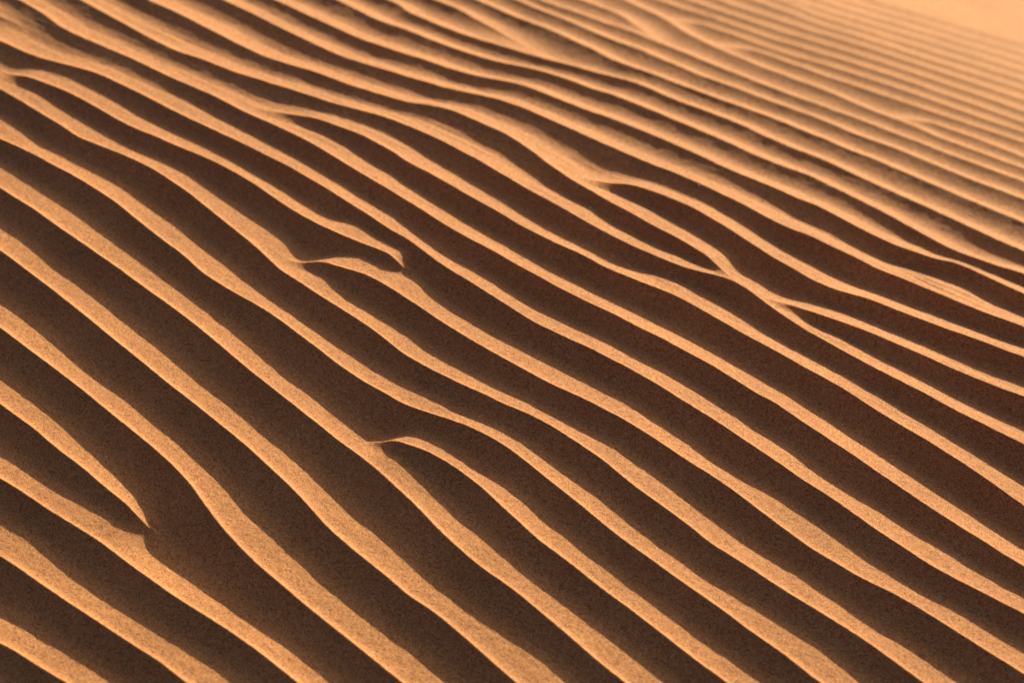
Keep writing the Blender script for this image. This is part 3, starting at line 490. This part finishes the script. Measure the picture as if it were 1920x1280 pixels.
def mesh_from(name, co, quad, nrm=None):
    me = bpy.data.meshes.new(name)
    me.vertices.add(len(co)); me.vertices.foreach_set('co', co.astype(np.float32).ravel())
    me.loops.add(quad.size); me.loops.foreach_set('vertex_index', quad.astype(np.int32).ravel())
    me.polygons.add(len(quad)); me.polygons.foreach_set('loop_start', np.arange(0, quad.size, 4, dtype=np.int32))
    me.update(calc_edges=True)
    me.polygons.foreach_set('use_smooth', np.ones(len(quad), bool))
    if nrm is not None:
        at = me.attributes.new('custom_normal', 'FLOAT_VECTOR', 'POINT')
        at.data.foreach_set('vector', nrm.astype(np.float32).ravel())
    me.materials.append(SAND)
    me.update()
    return me

def sub_mesh(name, sel):
    q = quads[sel]
    used, inv = np.unique(q, return_inverse=True)
    return mesh_from(name, COf[used], inv.reshape(q.shape), NRf[used])

# the smooth sand round the rippled patch, out to the horizon
def skirt():
    f = np.array([0, .3, .8, 1.6, 3, 5, 8, 13, 22, 40, 75, 150, 300, 600, 1200.0])
    nu = np.concatenate([U0 - f[:0:-1], us[::40], [] if (NU - 1) % 40 == 0 else [us[-1]], U1 * 0 + us[-1] + f[1:]])
    nv = np.concatenate([V0 - f[:0:-1], vs[::60], [] if (NV - 1) % 60 == 0 else [vs[-1]], vs[-1] + f[1:]])
    g, hh = np.meshgrid(nu, nv, indexing='ij')
    x, y = to_xy(g, hh)
    z = dune_z(hh) + 0.0
    far = smooth((np.hypot(g + 1.5, hh - 2.5) - 8) / 60)
    z = z + far * (2.5 * np.sin(g * 0.021 + 1) * np.cos(hh * 0.027) + 1.2 * np.sin(g * 0.055 + hh * 0.04))
    n, m = g.shape
    ii, jj = np.meshgrid(np.arange(n - 1), np.arange(m - 1), indexing='ij')
    ii, jj = ii.ravel(), jj.ravel()
    mu = (nu[ii] + nu[ii + 1]) / 2; mv = (nv[jj] + nv[jj + 1]) / 2
    keep = (mu < us[0]) | (mu > us[-1]) | (mv < vs[0]) | (mv > vs[-1])
    ii, jj = ii[keep], jj[keep]
    q = np.stack([ii * m + jj, (ii + 1) * m + jj, (ii + 1) * m + jj + 1, ii * m + jj + 1], -1)
    return np.stack([x, y, z], -1).reshape(-1, 3), q

sel = qid < 0
q = quads[sel]
used, inv = np.unique(q, return_inverse=True)
sco, sq = skirt()
co = np.concatenate([COf[used], sco]); qq = np.concatenate([inv.reshape(q.shape), sq + len(used)])
dune = bpy.data.objects.new('sand_dune', mesh_from('sand_dune', co, qq))
COL.objects.link(dune)
dune['kind'] = 'structure'
dune['label'] = 'orange sand dune covered in wind ripples, smooth and sunlit at the far corner'
dune['category'] = 'sand dune'

for k in order:
    sel = qid == oid[k]
    if not sel.any():
        continue
    ob = bpy.data.objects.new('sand_ripple', sub_mesh('sand_ripple', sel))
    COL.objects.link(ob)
    ob.parent = dune

# ------------------------------------------------------------------ loose bits lying on the sand
def ground_z(u, v):
    i = min(max(np.searchsorted(us, u) - 1, 0), NU - 2); j = min(max(np.searchsorted(vs, v) - 1, 0), NV - 2)
    a = (u - us[i]) / (us[i + 1] - us[i]); b = (v - vs[j]) / (vs[j + 1] - vs[j])
    return float((1 - a) * ((1 - b) * ZZ[i, j] + b * ZZ[i, j + 1]) + a * ((1 - b) * ZZ[i + 1, j] + b * ZZ[i + 1, j + 1]))

QUARTZ = plain_material('pale_quartz', (0.72, 0.66, 0.58), 0.35)
AMBER = plain_material('amber_quartz', (0.70, 0.48, 0.28), 0.35)
STRAW = plain_material('dry_straw', (0.62, 0.54, 0.42), 0.6)
HUSK = plain_material('dark_husk', (0.20, 0.13, 0.08), 0.7)

import bmesh
def grain(u, v, r, mat, label, group=None):
    bm = bmesh.new()
    bmesh.ops.create_icosphere(bm, subdivisions=2, radius=r)
    k = Vector((random.uniform(.8, 1.2), random.uniform(.75, 1.1), random.uniform(.65, .9)))
    cuts = [Vector((random.gauss(0, 1), random.gauss(0, 1), random.gauss(0, 1))).normalized() for _ in range(5)]
    for w in bm.verts:
        for c in cuts:                                   # broken, slightly rounded faces
            d = w.co.dot(c)
            if d > 0.72 * r:
                w.co -= c * (d - 0.72 * r) * 0.8
        w.co = Vector((w.co.x * k.x, w.co.y * k.y, w.co.z * k.z))
    me = bpy.data.meshes.new('quartz_grain'); bm.to_mesh(me); bm.free()
    me.materials.append(mat)
    ob = bpy.data.objects.new('quartz_grain', me)
    x, y = to_xy(u, v)
    ob.location = (x, y, ground_z(u, v) + r * 0.45)
    ob.rotation_euler = (0, 0, random.uniform(0, 6.28))
    COL.objects.link(ob)
    ob['label'] = label; ob['category'] = 'grain'; ob['group'] = 'coarse grains lying on the sand'
    return ob

def tube(name, pts, radii, mat, parent=None):
    ring = 7
    vs_, fs = [], []
    for n, p in enumerate(pts):
        a = pts[max(n - 1, 0)]; b = pts[min(n + 1, len(pts) - 1)]
        t = (b - a).normalized(); s1 = t.cross(Vector((0.2, 0.1, 1))).normalized(); s2 = t.cross(s1)
        for q in range(ring):
            th = q / ring * 2 * math.pi
            vs_.append(p + radii[n] * (math.cos(th) * s1 + math.sin(th) * s2))
    for n in range(len(pts) - 1):
        for q in range(ring):
            fs.append((n * ring + q, n * ring + (q + 1) % ring, (n + 1) * ring + (q + 1) % ring, (n + 1) * ring + q))
    fs.append(tuple(range(ring))[::-1]); fs.append(tuple((len(pts) - 1) * ring + q for q in range(ring)))
    me = bpy.data.meshes.new(name); me.from_pydata([tuple(p) for p in vs_], [], fs)
    me.polygons.foreach_set('use_smooth', [True] * len(fs))
    me.materials.append(mat)
    ob = bpy.data.objects.new(name, me); COL.objects.link(ob)
    if parent:
        ob.parent = parent
    return ob

def fibre(u, v, length, ang, bend, lift, rad, mat, label, husk=False):
    """a dry bent plant fibre; its ends touch the sand"""
    x0, y0 = to_xy(u, v)
    root = bpy.data.objects.new('dry_plant_fibre', None)
    root.location = (x0, y0, ground_z(u, v)); root.empty_display_size = 0.01
    COL.objects.link(root)
    pts = []
    for n in range(9):
        s = n / 8 - 0.5
        du = math.cos(ang) * s * length - math.sin(ang) * bend * (1 - 4 * s * s)
        dv = math.sin(ang) * s * length + math.cos(ang) * bend * (1 - 4 * s * s)
        x, y = to_xy(u + du, v + dv)
        z = ground_z(u + du, v + dv) + rad * 0.8 + lift * (1 - 4 * s * s)
        pts.append(Vector((x, y, z)) - root.location)
    tube('stalk', pts, [rad * (0.55 + 0.45 * math.sin(math.pi * min(1, (n + .6) / 8))) for n in range(9)], mat, root)
    if husk:
        tube('husk', [pts[q] + Vector((0, 0, rad * .5)) for q in (1, 2, 3, 4)], [rad * .6, rad * 1.9, rad * 1.9, rad * .7], HUSK, root)
    root['label'] = label; root['category'] = 'plant fibre'; root['group'] = 'dry fibres on the sand'
    return root

grain(-1.3921, 2.3849, 0.0016, QUARTZ, 'round pale grain alone in the shaded trough right of the upper fork')
grain(-1.4862, 2.1915, 0.0015, QUARTZ, 'pale angular grain in shade just below the forked ripple above the centre')
grain(-1.2399, 2.0509, 0.0009, QUARTZ, 'tiny white speck in the dark trough right of the picture centre')
grain(-2.3526, 1.9978, 0.001, QUARTZ, 'tiny white grain in the shaded trough near the upper left corner')
grain(-2.3904, 2.0083, 0.001, AMBER, 'tiny amber grain on the lit crest edge near the upper left corner')
grain(-2.2301, 2.0111, 0.0009, AMBER, 'tiny amber grain on a lit crest edge left of the upper fork')
grain(-1.3483, 1.2314, 0.0012, AMBER, 'glinting amber grain on a lit ripple near the lower left corner')
grain(-1.0343, 2.7397, 0.0013, QUARTZ, 'larger of two pale grains side by side near the right edge, upper part')
grain(-1.0333, 2.7586, 0.001, QUARTZ, 'smaller of two pale grains side by side near the right edge, upper part')
grain(-1.7138, 1.9279, 0.0009, AMBER, 'tiny amber grain in shade where a ripple dies out left of centre')
fibre(-1.3177, 1.8584, 0.009, 0.15, 0.0016, 0.0022, 0.00045, STRAW, 'bent pale straw with a dark husk lying on a lit crest near the centre', husk=True)
fibre(-1.4367, 1.8582, 0.005, 0.9, 0.0014, 0.0014, 0.0004, STRAW, 'small white curled fibre in the dark trough left of the centre')

print('quads', len(quads), 'grid', NU, NV, 'fine', int(fine.sum()))
